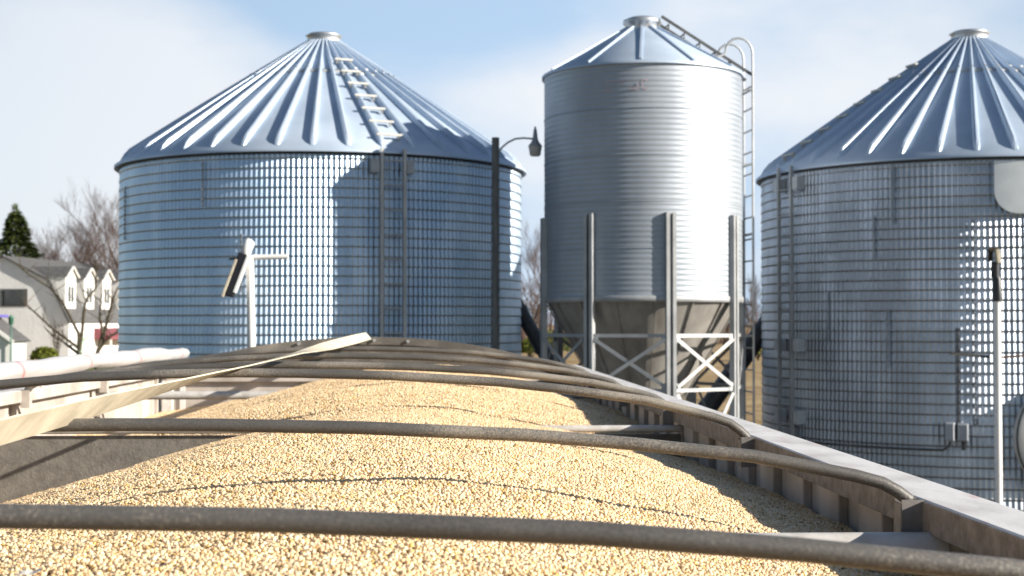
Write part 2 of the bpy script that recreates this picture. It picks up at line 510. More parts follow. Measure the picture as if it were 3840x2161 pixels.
LB = at(1212, 1213, 20.84); LB = (LB.x, LB.y)
RBd = 20.85 * math.cos(math.atan((3643 - 1920) / PX))
RB = at(3643, 1213, RBd); RB = (RB.x, RB.y)
tocam_L = math.atan2(-LB[1], -LB[0]); tocam_R = math.atan2(-RB[1], -RB[0])
bin_left = grain_bin((LB[0], LB[1], 0), 2.75, 5.23, 0.225, 7.01, "ribbed galvanised grain bin with pale roof steps, left of the hopper bin",
          tocam_L - R(2.8), (1431, 1516), (tocam_L + R(17.8), 7),
          [(470, 4.2, 4.9), (760, 4.55, 5.1), (905, 3.5, 4.2)])
bin_right = grain_bin((RB[0], RB[1], 0), 2.75, 5.07, 0.235, 6.87, "ribbed galvanised grain bin with electric boxes and round hatch, at the right edge",
          tocam_R + R(1.5), (2922, 2969), (tocam_R - R(58), 8),
          [(3349, 4.3, 5.0), (3281, 3.9, 4.4), (3655, 1.95, 4.33), (3330, 2.6, 3.3), (3110, 2.9, 3.5)], 'binwall_worn')  # long seam shifted and lengthened so its shadow cuts off the sunlit patch

# fittings on the right bin
def right_fittings():
    e = bin_right; Rr = 2.75
    # smooth rounded plate under the eave
    a0 = bin_point(RB, Rr, 3731); a1 = bin_point(RB, Rr, 4330)
    z0, z1 = 4.38, 4.99
    if a1 < a0: a1 += 2 * math.pi
    q = MB(); rows = []
    W = (a1 - a0) * Rr
    rc = 0.26
    for j in range(61):
        u = j / 60
        u = u * u * (3 - 2 * u)
        # rounded lower corners
        x = u * W
        zz = []
        d = min(x, W - x)
        zb = z0 + (rc - math.sqrt(max(rc * rc - (rc - min(d, rc)) ** 2, 0)))
        rows.append([cyl(a0 + u * (a1 - a0), Rr + 0.035, zb + (z1 - zb) * k / 6) for k in range(7)])
    q.quad_grid(rows)
    for j in range(60):
        for (k) in (0, 6):
            pa, pb = rows[j][k], rows[j + 1][k]
            q.face([pa, pb, pb * 1 - Vector((pb.x, pb.y, 0)).normalized() * .03, pa * 1 - Vector((pa.x, pa.y, 0)).normalized() * .03])
    pa, pb = rows[0][0], rows[0][6]
    q.face([pa, pb, pb - Vector((pb.x, pb.y, 0)).normalized() * .03, pa - Vector((pa.x, pa.y, 0)).normalized() * .03])
    q.build("wall_plate", MT['plate'], e)
    # round hatch
    a = bin_point(RB, Rr, 4026)
    cz = ZC - (1646 - 1213) * 17.0 / PX
    q = MB()
    rad = Vector((math.cos(a), math.sin(a), 0)); tang = Vector((-math.sin(a), math.cos(a), 0))
    def disc(r, d0, d1, n=64):
        rows = []
        for (rr, dd) in ((r, d0), (r, d1), (r * .985, d1 + .010), (r * .6, d1 + .016), (0.01, d1 + 0.020)):
            rows.append([rad * (Rr + dd) + tang * (rr * math.cos(2 * math.pi * k / n)) + Vector((0, 0, cz + rr * math.sin(2 * math.pi * k / n))) for k in range(n)])
        return rows
    q.quad_grid(disc(0.70, -0.15, 0.045), closed_u=True)
    h = q.build("hatch", MT['disc'], e)
    q = MB(); q.quad_grid([[rad * (Rr + dd) + tang * (rr * math.cos(2 * math.pi * k / 64)) + Vector((0, 0, cz + rr * math.sin(2 * math.pi * k / 64))) for k in range(64)] for (rr, dd) in ((0.702, .018), (0.714, 0.020), (0.714, 0.034), (0.702, 0.036))], closed_u=True)
    q.build("hatch_ring", MT['darkmetal'], h)
    q = MB(); q.tube([rad * (Rr + .17) - tang * .60 + Vector((0, 0, cz)), rad * (Rr + .24) - tang * .60 + Vector((0, 0, cz))], 0.022, 8)
    q.build("hatch_knob", MT['galvdull'], h)
    # electric boxes and conduit
    def zz(py): return ZC - (py - 1213) * 17.2 / PX
    for (p0, p1, y0, y1, d) in ((3545, 3579, 1587, 1656, .12), (3590, 3628, 1590, 1656, .09)):
        ac = bin_point(RB, Rr, (p0 + p1) / 2)
        q = MB()
        wd = (p1 - p0) * 17.2 / PX
        q.box(cyl(ac, Rr + d / 2 + .01, (zz(y0) + zz(y1)) / 2), (d, wd, zz(y0) - zz(y1)), Matrix.Rotation(ac, 3, 'Z'), 0.008)
        b_ = q.build("electric_box", MT['box'], e)
        q = MB(); q.box(cyl(ac, Rr + d + .014, (zz(y0) + zz(y1)) / 2), (0.012, wd * .86, (zz(y0) - zz(y1)) * .88), Matrix.Rotation(ac, 3, 'Z'), 0.004)
        q.build("box_cover", MT['box'], b_)
    q = MB()
    ac = bin_point(RB, Rr, 3610); q.tube([cyl(ac, Rr + .05, zz(1656)), cyl(ac, Rr + .05, zz(1690))], 0.022, 8)
    q.build("cable_gland", MT['darkmetal'], e)
    q = MB(); pts = []
    for px in range(2990, 3531, 30): pts.append(cyl(bin_point(RB, Rr, px), Rr + 0.04, zz(1692)))
    for (px, py) in ((3545, 1686), (3558, 1672), (3562, 1655)): pts.append(cyl(bin_point(RB, Rr, px), Rr + 0.05, zz(py)))
    q.tube(pts, 0.013, 8)
    ac = bin_point(RB, Rr, 3592); q.tube([cyl(ac, Rr + .014, zz(1590)), cyl(ac, Rr + .014, zz(1230))], 0.008, 8)
    q.build("conduit", MT['darkmetal'], e)
right_fittings()

# ------------------------------------------------------------------ hopper bin
def hopper_bin():
    cx, cy = 1.584, 18.17
    Rr = 1.191; z0 = 3.413; ze = 6.107; zc = 6.683
    e = empty("hopper_bin", (cx, cy, 0), "tall slim hopper bin with a cone bottom on eight steel legs", "hopper bin")
    tc_ = math.atan2(-cy, -cx)
    w_ = MB(); corr_wall(w_, Rr, z0, ze, 0.0610, 0.0042, 144, 6, 1.4); w_.build("drum", MT['drum'], e)
    q = MB()
    for i in range(1, 5):
        z = ze - 0.533 * i
        q.lathe([(Rr + .002, z - .008), (Rr + .006, z - .005), (Rr + .006, z + .005), (Rr + .002, z + .008)], 144)
    q.build("sheet_joint", MT['drum'], e)
    q = MB()
    Ro = Rr + 0.03
    q.lathe([(Ro, ze - 0.03), (Ro, ze), (0.205, zc)], 96, smooth=True)
    q.lathe([(Rr - .02, ze - .028), (Ro - .002, ze - .03)], 96)
    for i in range(12):
        a = tc_ + R(-1) + i * math.pi / 6
        q.bar(cyl(a, Ro - .01, ze + .012), cyl(a, .21, zc + .012), 0.028, 0.03)
    q.build("roof", MT['roof'], e)
    q = MB(); q.lathe([(0.215, zc - .02), (0.205, zc + .07), (0.235, zc + .075), (0.23, zc + .115), (0.15, zc + .15), (0.01, zc + .165)], 40)
    q.build("lid", MT['galv'], e)
    q = MB(); q.lathe([(Rr - 0.005, z0), (0.17, z0 - (Rr - .17) * 1.71), (0.17, z0 - (Rr - .17) * 1.71 - .18), (.001, z0 - (Rr - .17) * 1.71 - .18)], 64)
    for i in range(16):
        a = tc_ + .12 + i * math.pi / 8
        q.bar(cyl(a, Rr - .0, z0 - .02), cyl(a, .18, z0 - (Rr - .17) * 1.71), 0.02, 0.014)
    q.build("cone", MT['cone'], e)
    q = MB(); q.lathe([(Rr + .003, z0 - .05), (Rr + .016, z0 - .045), (Rr + .016, z0 + .02), (Rr + .003, z0 + .025)], 96)
    q.build("skirt_ring", MT['galvdull'], e)
    # legs: open channels, lips outward
    la = [tc_ + R(a) for a in (-75, -30, 15, 60, 105, 150, 195, 240)]
    for a in la:
        q = MB(); tang = Vector((-math.sin(a), math.cos(a), 0))
        r0 = Rr + .027
        for s_ in (-1, 1):
            p = cyl(a, r0, 0) + tang * (.055 * s_)
            q.box(p + Vector((0, 0, 2.19)), (0.055, 0.008, 4.38), Matrix.Rotation(a, 3, 'Z'))
            p = cyl(a, r0 + .0315, 0) + tang * (.037 * s_)
            q.box(p + Vector((0, 0, 2.19)), (0.008, 0.040, 4.376), Matrix.Rotation(a, 3, 'Z'))
        q.box(cyl(a, r0 - .014, 2.19), (0.006, 0.10, 4.372), Matrix.Rotation(a, 3, 'Z'))
        l_ = q.build("leg", MT['galvdull'], e)
        q = MB(); q.box(cyl(a, r0, .01), (0.22, 0.22, .02), Matrix.Rotation(a, 3, 'Z')); q.build("foot_plate", MT['darkmetal'], l_)
    rb = Rr + 0.06
    for i in range(8):
        a, b_ = la[i], la[(i + 1) % 8]
        pa = lambda z: cyl(a, rb, z) + (cyl(b_, rb, z) - cyl(a, rb, z)).normalized() * .07
        pb = lambda z: cyl(b_, rb, z) + (cyl(a, rb, z) - cyl(b_, rb, z)).normalized() * .07
        mid = cyl((a + b_) / 2, 1, 0) if abs(a - b_) < 3 else cyl((a + b_) / 2 + math.pi, 1, 0)
        q = MB()
        for z in (2.98, 2.36, 0.9): q.bar(pa(z), pb(z), .006, .040)
        q.bar(pa(2.94) + mid * .014, pb(2.40) + mid * .014, .006, .04); q.bar(pa(2.40) + mid * .026, pb(2.94) + mid * .026, .006, .04)
        q.bar(pa(2.32) + mid * .014, pb(.95) + mid * .014, .006, .04); q.bar(pa(.95) + mid * .026, pb(2.32) + mid * .026, .006, .04)
        for (zz_, pf) in ((2.95, pa), (2.95, pb), (2.39, pa), (2.39, pb)): q.bar(pf(zz_ - .05) + mid * .006, pf(zz_ + .05) + mid * .006, .09, .005, up=mid)
        q.build("cross_brace", MT['galvdull'], e)
    # side ladder
    a = tc_ + R(102)
    tang = Vector((-math.sin(a), math.cos(a), 0)); rl = 1.318
    ld = empty("ladder", (0, 0, 0), None, None); ld.parent = e
    for s_ in (-1, 1):
        q = MB(); p = cyl(a, rl, 0) + tang * .20 * s_
        rad = cyl(a, 1, 0)
        # rail, hooped over at the top onto the roof
        pts = [p + Vector((0, 0, .5)), p + Vector((0, 0, 3)), p + Vector((0, 0, ze)), p + Vector((0, 0, ze + .28))]
        for k in range(1, 9):
            th = math.pi * k / 8
            pts.append(p + Vector((0, 0, ze + .28)) - rad * (.17 - .17 * math.cos(th)) + Vector((0, 0, .19 * math.sin(th))))
        pts.append(p - rad * .46 + Vector((0, 0, ze + .22)))
        q.tube(pts, 0.0145, 8); q.build("ladder_rail", MT['galvdull'], ld)
    z = .7
    while z < ze + .05:
        q = MB(); q.tube([cyl(a, rl, z) - tang * .2, cyl(a, rl, z) + tang * .2], .011, 6); z += .265
        q.build("rung", MT['galvdull'], ld)
    for z in (1.6, 2.97, 4.2, 5.05, 5.95):
        q = MB()
        for s_ in (-1, 1): q.bar(cyl(a, rl, z) + tang * .2 * s_, cyl(a, Rr - .03, z) + tang * .2 * s_, .03, .006)
        q.bar(cyl(a, rl - .02, z) - tang * .2, cyl(a, rl - .02, z) + tang * .2, .006, .03)
        q.build("ladder_bracket", MT['galvdull'], ld)
    # roof ladder and rail
    rr = empty("roof_ladder", (0, 0, 0), None, None); rr.parent = e
    sl = (zc - ze) / (Ro - .205)
    for s_ in (-1, 1):
        q = MB()
        q.bar(cyl(a, rl + .02, ze + .02) + tang * .17 * s_, cyl(a, .20, ze + .02 + (rl - .18) * sl + .05) + tang * .17 * s_, .03, .03); q.build("roof_rail", MT['darkmetal'], rr)
    q = MB()
    for i in range(5):
        r = 1.05 - i * .19; z = ze + .035 + (rl - r) * sl
        q.tube([cyl(a, r, z) - tang * .17, cyl(a, r, z) + tang * .17], .011, 6)
        for s_ in (-1, 1): q.tube([cyl(a, r, z) + tang * .17 * s_, cyl(a, r, z - .12) + tang * .17 * s_], .009, 6)
    q.build("roof_rungs", MT['darkmetal'], rr)
    # faded remains of lettering under the eave
    c = (cx, cy)
    q = MB()
    def zz(py): return ZC + (1213 - py) * 17.0 / PX
    def strip(p0, y0, p1, y1, wpx):
        n_ = 5; rows = []
        for k in range(n_ + 1):
            u = k / n_; aa = bin_point(c, Rr, p0 + (p1 - p0) * u); zc_ = zz(y0 + (y1 - y0) * u)
            vert = abs(y1 - y0) > abs(p1 - p0)
            if vert:
                da = wpx / 2 * 17.0 / PX / Rr
                rows.append([cyl(aa - da, Rr + .0075, zc_), cyl(aa + da, Rr + .0075, zc_)])
            else:
                hz = wpx / 2 * 17.0 / PX
                rows.append([cyl(aa, Rr + .0075, zc_ - hz), cyl(aa, Rr + .0075, zc_ + hz)])
        q.quad_grid(rows)
    for (x0, y0, x1, y1, w__) in ((2272, 299, 2345, 297, 6), (2330, 303, 2334, 317, 9), (2262, 316, 2300, 314, 4), (2264, 332, 2296, 331, 6),
                             (2362, 296, 2392, 296, 7), (2368, 302, 2364, 332, 9), (2362, 330, 2396, 330, 7), (2393, 305, 2397, 326, 8), (2412, 297, 2432, 297, 6), (2410, 300, 2411, 326, 6), (2412, 330, 2430, 330, 6)):
        if x0 in (2272, 2362) or (x0, y0) == (2412, 297): q = MB()
        strip(x0, y0, x1, y1, w__)
        if x0 in (2264, 2393) or (x0, y0) == (2412, 330): q.build("faded_letter", MT['pink'], e)
hopper_bin()

# unloading tubes between the bins
def auger(p0, p1, r, label):
    e = empty("auger_tube", (p0.x, p0.y, 0), label, "auger", "auger tubes leaning between the bins")
    o = Vector((p0.x, p0.y, 0))
    q = MB(); q.tube([p0 - o, p1 - o], r, 20); q.build("tube", MT['darkmetal'], e)
    d = (p1 - p0).normalized()
    for u in (.12, .5, .85):
        q = MB(); p = p0.lerp(p1, u) - o; q.tube([p - d * .03, p + d * .03], r + .015, 20)
        q.build("flange", MT['darkmetal'], e)
    q = MB(); q.box(p1 - o + Vector((0, 0, 0)), (r * 3.2, r * 3.2, r * 3.0), None, .02); q.build("boot", MT['darkmetal'], e)
auger(at(1925, 1120, 20.9), at(2140, 1495, 20.9), .10, "dark auger tube sloping down from the left bin, its side")
auger(at(2890, 1195, 20.6), at(2610, 1590, 20.6), .13, "dark auger tube sloping down from the right bin, behind the ladder")

# ------------------------------------------------------------------ yard lamp
def yard_lamp():
    b = at(1858, 1213, 18.3)
    e = empty("yard_lamp", (b.x, b.y, 0), "dark pole with curved arm and hanging yard lamp, in front of the left bin", "yard lamp")
    q = MB(); q.tube([(0, 0, 0), (0, 0, 2.6), (0, 0, 5.39)], [.055, .05, .046], 12); q.build("pole", MT['pole'], e)
    q = MB(); q.tube([(.03, 0, 5.20), (.08, 0, 5.27), (.15, 0, 5.33), (.24, 0, 5.375), (.34, 0, 5.385), (.47, 0, 5.375)], .012, 8); q.build("arm", MT['galvdull'], e)
    h = MB(); h.lathe([(.001, .16), (.018, .155), (.026, .10), (.034, .03), (.05, -.005), (.082, -.045), (.088, -.06), (.07, -.06)], 24, (.485, 0, 5.34))
    hd = h.build("lamp_head", MT['galvdull'], e)
    h = MB(); h.lathe([(.078, -.06), (.08, -.075), (.066, -.165), (.05, -.178), (.001, -.18)], 24, (.485, 0, 5.34)); h.build("lens", MT['disc'], hd)
    h = MB(); h.box((.485, 0, 5.50), (.022, .022, .05), None, .004); h.build("photo_cell", MT['darkmetal'], hd)
yard_lamp()

# ------------------------------------------------------------------ two white posts with folded flags
def post_left():
    b = at(937, 1213, 12.0); s_ = 12.0 / PX
    def P(px, py, dy=0): return Vector(((px - 937) * s_, dy, ZC + (1213 - py) * s_))
    e = empty("white_post", (b.x, b.y, 0), "white steel post with a short crossbar and a hinged striped arm, before the left bin", "post", "white posts behind the trailer")
    q = MB(); q.tube([(0.018, 0, 0), P(944, 1300), P(936, 960)], .032, 14); q.build("post", MT['white'], e)
    q = MB(); q.tube([P(948, 965), P(1080, 963)], .022, 10); q.build("crossbar", MT['white'], e)
    q = MB(); q.tube([P(925, 964, .05), P(855, 971, .05)], .009, 8); q.build("pin", MT['darkmetal'], e)
    a = empty("folded_arm", (0, 0, 0), None, None); a.parent = e
    q = MB(); q.tube([P(942, 900, -.03), P(938, 906, -.03), P(922, 945, -.03), P(916, 958, -.03)], [.026, .044, .044, .026], 14); q.build("arm_cap", MT['white'], a)
    q = MB(); q.bar(P(918, 952, -.05), P(862, 1112, -.05), .080, .06, up=(0, 1, 0), bev=.01); q.build("arm_core", MT['black'], a)
    for (o_) in (-1, 1):
        q = MB(); d = Vector((s_ * 150, 0, s_ * 53)).normalized() * .050 * o_
        q.bar(P(914, 966, -.05) + d, P(862, 1106, -.05) + d, .022, .07, up=(0, 1, 0), bev=.004); q.build("arm_rail", MT['white'] if o_ > 0 else MT['strap'], a)
    q = MB(); q.box(P(914, 937, -.045), (.02, .03, .06)); q.build("reflector", MT['rust'], a)
post_left()

def post_right():
    b = at(3740, 1213, 12.0); s_ = 12.0 / PX
    def P(px, py, dy=0): return Vector(((px - 3740) * s_, dy, ZC + (1213 - py) * s_))
    e = empty("white_post", (b.x, b.y, 0), "white post with black sleeve on top and rusty crossbar, before the right bin", "post", "white posts behind the trailer")
    q = MB(); q.tube([P(3740, 1870) - Vector((0, 0, 1.6)), P(3740, 1870), P(3739, 1120)], .029, 14); q.build("post", MT['white'], e)
    q = MB(); q.tube([P(3741, 1780), P(3741, 1776)], .031, 14); q.build("collar", MT['white'], e)
    q = MB(); q.tube([P(3741, 1130), P(3741, 1120), P(3739, 1046), P(3736, 1038)], [.040, .040, .034, .028], 14); q.build("sleeve", MT['black'], e)
    q = MB(); q.tube([P(3733, 1042), P(3733, 982)], .034, 12); q.build("grip", MT['black'], e)
    q = MB(); q.bar(P(3741, 988, -.03), P(3735, 936, -.03), .034, .05, up=(0, 1, 0), bev=.006); q.build("tongue", MT['strap'], e)
    q = MB(); q.bar(P(3708, 942, 0), P(3738, 932, 0), .05, .03, bev=.004); q.bar(P(3716, 980, .01), P(3718, 945, .01), .03, .03); q.build("cap", MT['barkdark'], e)
    q = MB(); q.bar(P(3570, 1327, .04), P(3712, 1339, .03), .042, .022); q.build("crossbar", MT['darkmetal'], e)
    q = MB(); q.bar(P(3752, 1340, .0), P(3880, 1330, -.06), .03, .018); q.build("rusty_bar", MT['rust'], e)
post_right()

# ------------------------------------------------------------------ grain trailer
YAW = R(2.34)
TX, TY = -0.509, 4.8
def T(x, y, z): return Vector((x - TX, y - TY, z + ZC))
torg = Matrix.Rotation(YAW, 3, 'Z') @ Vector((TX, TY, 0))
RI, RO, LI, LO = 0.732, 0.835, -1.75, -1.855
ZT, ZB = -0.273, -0.321
Y0, Y1 = 0.45, 9.85
BOWS = [(1.24, -.156, .0103), (2.32, -.155, .0103), (3.60, -.118, .0112), (4.93, -.136, .0122), (6.22, -.134, .0126), (7.60, -.128, .0132)]

def trailer():
    e = empty("grain_trailer", torg, "long white grain trailer with dusty bows over the heaped soybeans", "trailer", rotz=YAW)
    # rails
    for (a, b_) in ((RI, RO), (LO, LI)):
        q = MB(); q.box(T((a + b_) / 2, (Y0 + Y1) / 2, (ZT + ZB) / 2), (b_ - a, Y1 - Y0, ZT - ZB), None, .004); tr_ = q.build("top_rail", MT['rail'], e)
        xf, sg = (a, -1) if a > 0 else (b_, 1)
        q = MB(); q.box(T(xf + sg * .0015, (Y0 + Y1) / 2, (ZT + ZB) / 2 - .0015), (.003, Y1 - Y0 - .02, ZT - ZB - .002)); q.build("rail_face", MT['shaded_railface' if a > 0 else 'paint'], tr_)  # right face gets the shade-darkened paint, sunlit left face the lighter one
    # side walls: sheet with raised panels
    for (xi, sgn) in ((RI + .045, 1), (LI - .045, -1)):
        q = MB()
        q.box(T(xi + sgn * .018, (Y0 + Y1) / 2, (ZB - 1.75) / 2 - .002), (.016, Y1 - Y0, 1.75 + ZB), None)
        y = Y0 + .1
        while y < Y1 - .2:
            if sgn < 0 and int(y / .3) % 5: y += .30; continue
            q.box(T(xi, y + (.075 if sgn > 0 else .01), -.9), (.022, .15 if sgn > 0 else .02, 1.15), None, .004); y += .30
        q.build("side_wall", MT['paint'], e)
    # end walls
    q = MB(); q.box(T((LI + RI) / 2, 9.36, -.995), (RI - LI + .06, .04, 1.31), None, .005); q.build("front_wall", MT['paint'], e)
    q = MB(); q.box(T((LI + RI) / 2, Y0 + .02, -1.02), (RI - LI + .06, .04, 1.36), None, .005); q.build("rear_wall", MT['paint'], e)
    q = MB(); q.box(T((LI + RI) / 2, 9.318, -.345), (RI - LI - .004, .02, .03), None, .004)
    q.build("front_lip", MT['paint'], e)
    q = MB(); q.box(T(LI + .012, 9.31, -.66), (.07, .03, .62), None, .006); q.box(T(LI + .10, 9.335, -.66), (.03, .012, .62)); q.build("corner_post", MT['rail'], e)
    # partition between the hoppers
    q = MB(); q.box(T((LI + RI) / 2, 4.93, -.875), (RI - LI + .05, .03, 1.02), None)
    q.build("partition", MT['liner'], e)
    # cross tubes
    for (y, z, r) in ((2.27, -.345, .027), (4.905, -.345, .012), (7.62, -.362, .021)):
        q = MB(); q.tube([T(LI - .02, y, z), T(-1, y, z), T(0, y, z), T(RI + .02, y, z)], r, 20); q.build("cross_tube", MT['tube'], e)
    # hopper slopes below
    q = MB()
    for (ya, yb) in ((.5, 4.9), (4.95, 9.33)):
        ym = (ya + yb) / 2
        for (yy, y2) in ((ya, ym - .4), (yb, ym + .4)):
            q.quad_grid([[T(LI, yy, -1.45), T(RI, yy, -1.45)], [T(LI + .5, y2, -2.35), T(RI - .5, y2, -2.35)]], smooth=False)
        for xa, xb in ((LI, LI + .5), (RI, RI - .5)):
            q.quad_grid([[T(xa, ya, -1.45), T(xa, yb, -1.45)], [T(xb, ym - .4, -2.35), T(xb, ym + .4, -2.35)]], smooth=False)
    q.build("hopper_chute", MT['paint'], e)
    # bows with their sockets
    xr, xl = RI - .017, LI + .017
    h = (xr - TX)
    prof = [(-1.0, -.276), (-.985, -.262), (-.965, -.2485), (-.93, -.237), (-.87, -.2225), (-.80, -.2065), (-.65, -.187), (-.51, -.1725), (-.30, -.1605), (-.12, -.156), (0, -.155)]
    prof = prof + [(-a, b_) for a, b_ in reversed(prof[:-1])]
    rnd = random.Random(5)
    for (y, za, rb_) in BOWS:
        pts = []
        dy = rnd.uniform(-.008, .008)
        for (u, z) in prof:
            k = (z + .276) / (.276 - .155)
            zz = -.276 + k * (.276 + za)
            if y > 3 and -.9 < u < 0: zz = za - (za - zz) * (1 + .42 * min(1, (.9 + u) / .25))
            pts.append(T(TX + u * h, y + dy * (1 - u * u) , zz))
        q = MB(); q.tube(pts, rb_, 14); bo = q.build("bow", MT['bow'], e)
        for (xe, sg) in ((RI, -1), (LI, 1)):
            q = MB()
            xx = xe + sg * .017
            q.box(T(xx, y - .018, (ZT + ZB) / 2 - .012), (.036, .004, .072)); q.box(T(xx, y + .018, (ZT + ZB) / 2 - .012), (.036, .004, .072))
            q.box(T(xx + sg * .017, y, (ZT + ZB) / 2 - .016), (.004, .034, .066))
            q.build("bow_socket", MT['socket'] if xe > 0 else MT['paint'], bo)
    # arched end cap
    q = MB(); rows = []
    for i in range(41):
        u = -1 + i / 20
        k = 1 - abs(u) ** 2.2
        z = -.29 + k * .205
        x = TX + u * (h + .02)
        rows.append([T(x, 9.325, z - .046), T(x, 9.325, z), T(x, 9.405, z), T(x, 9.405, -.335), T(x, 9.334, -.335), T(x, 9.334, z - .046), T(x, 9.325, z - .046)])
    q.quad_grid(rows, smooth=False); ec = q.build("end_bow", MT['bow'], e)
    for u in (-.35, -.13, .03, .2):
        q = MB()
        k = 1 - abs(u) ** 2.2
        q.tube([T(TX + u * h, 9.33, -.29 + k * .205 - .02), T(TX + u * h, 9.31, -.29 + k * .205 - .02)], .010, 8)
        q.build("bolt", MT['galv'], ec)
    # ridge strap, twisting on its way along the bows
    path = [(1.24, -.619, -.157, 56), (2.32, -.567, -.1345, 50), (3.0, -.534, -.1200, 30), (3.6, -.505, -.107, 14), (4.93, -.5055, -.1001, 8), (6.22, -.506, -.0934, -30), (8.0, -.5065, -.0841, -56), (9.30, -.507, -.077, -50)]
    ys = np.array([p[0] for p in path])
    rows = []; rows2 = []
    for y in np.linspace(1.24, 9.30, 90):
        x, z, an = (float(np.interp(y, ys, [p[k] for p in path])) for k in (1, 2, 3))
        an = R(an)
        d = Vector((math.cos(an), 0, math.sin(an))) * .026; n = Vector((-math.sin(an), 0, math.cos(an))) * .0015
        c = T(x, float(y), z)
        rows.append([c - d - n, c + d - n, c + d + n, c - d + n, c - d - n])
    q = MB(); q.quad_grid(rows, smooth=False); q.build("ridge_strap", MT['strap'], e)
    # rolled tarp on the far rail
    rows = []; rr = random.Random(3)
    n = 26; yy = np.linspace(.9, 9.96, 110)
    ph = [rr.uniform(0, 6.28) for _ in range(6)]
    for i, y in enumerate(yy):
        rad = .041 + .0034 * math.sin(y * 2.9 + ph[0]) + .0026 * math.sin(y * 6.1 + ph[1]) + .0016 * math.sin(y * 13 + ph[2])
        if y > 9.90: rad *= .8
        cx = -1.752 + .004 * math.sin(y * 1.7 + ph[3]); cz = -.192 + .006 * math.sin(y * 1.3 + ph[4]) + .003 * math.sin(y * 4.4 + ph[5])
        rows.append([T(cx + rad * math.cos(2 * math.pi * k / n) * (1 + .05 * math.sin(3 * 2 * math.pi * k / n + y * 2) + .03 * math.sin(5 * 2 * math.pi * k / n - y * 7)), float(y), cz + rad * math.sin(2 * math.pi * k / n)) for k in range(n)])
    q = MB(); q.quad_grid(rows, closed_u=True); q.face(rows[-1]); q.face(list(reversed(rows[0])))
    tp = q.build("rolled_tarp", MT['tarp'], e)
    q = MB(); q.tube([T(-1.752, 9.94, -.19), T(-1.752, 10.04, -.19)], .018, 10); q.build("roll_pipe", MT['strap'], tp)
    for y in np.arange(1.2, 9.2, 1.33):
        q = MB(); q.box(T(-1.77, float(y), -.258), (.05, .05, .03)); q.build("tarp_stop", MT['paint'], e)
    return e
trailer()

# ------------------------------------------------------------------ soybeans
def pile_z(X, Y):
    c = np.interp(Y, [0.4, 1.5, 2.0, 2.4, 3.3, 4.2, 4.9, 5.8, 7, 8, 9], [-.27, -.252, -.250, -.2475, -.235, -.262, -.287, -.252, -.238, -.25, -.262])
    d = X + .17
    wl_ = np.clip((Y - 2.4) / .7, 0, 1) * np.clip((5.6 - Y) / .6, 0, 1)
    a = np.where(d < 0, 0.285 + .075 * wl_, 0.285)
    z = c - a * d * d / (1 + .6 * d * d)
    z += .0035 * np.sin(11 * X - 6 * Y + 2 * np.sin(3 * Y)) * np.sin(9 * Y + 4 * X) + .002 * np.sin(23 * X + 9 * Y) * np.sin(19 * Y - 7 * X)
    z += .007 * np.sin(2.3 * X + 1.1 * Y + 1) * np.sin(1.9 * Y - 0.7 * X) + .003 * np.sin(7 * X + 3 * Y) * np.cos(5 * Y - 2 * X)
    return z

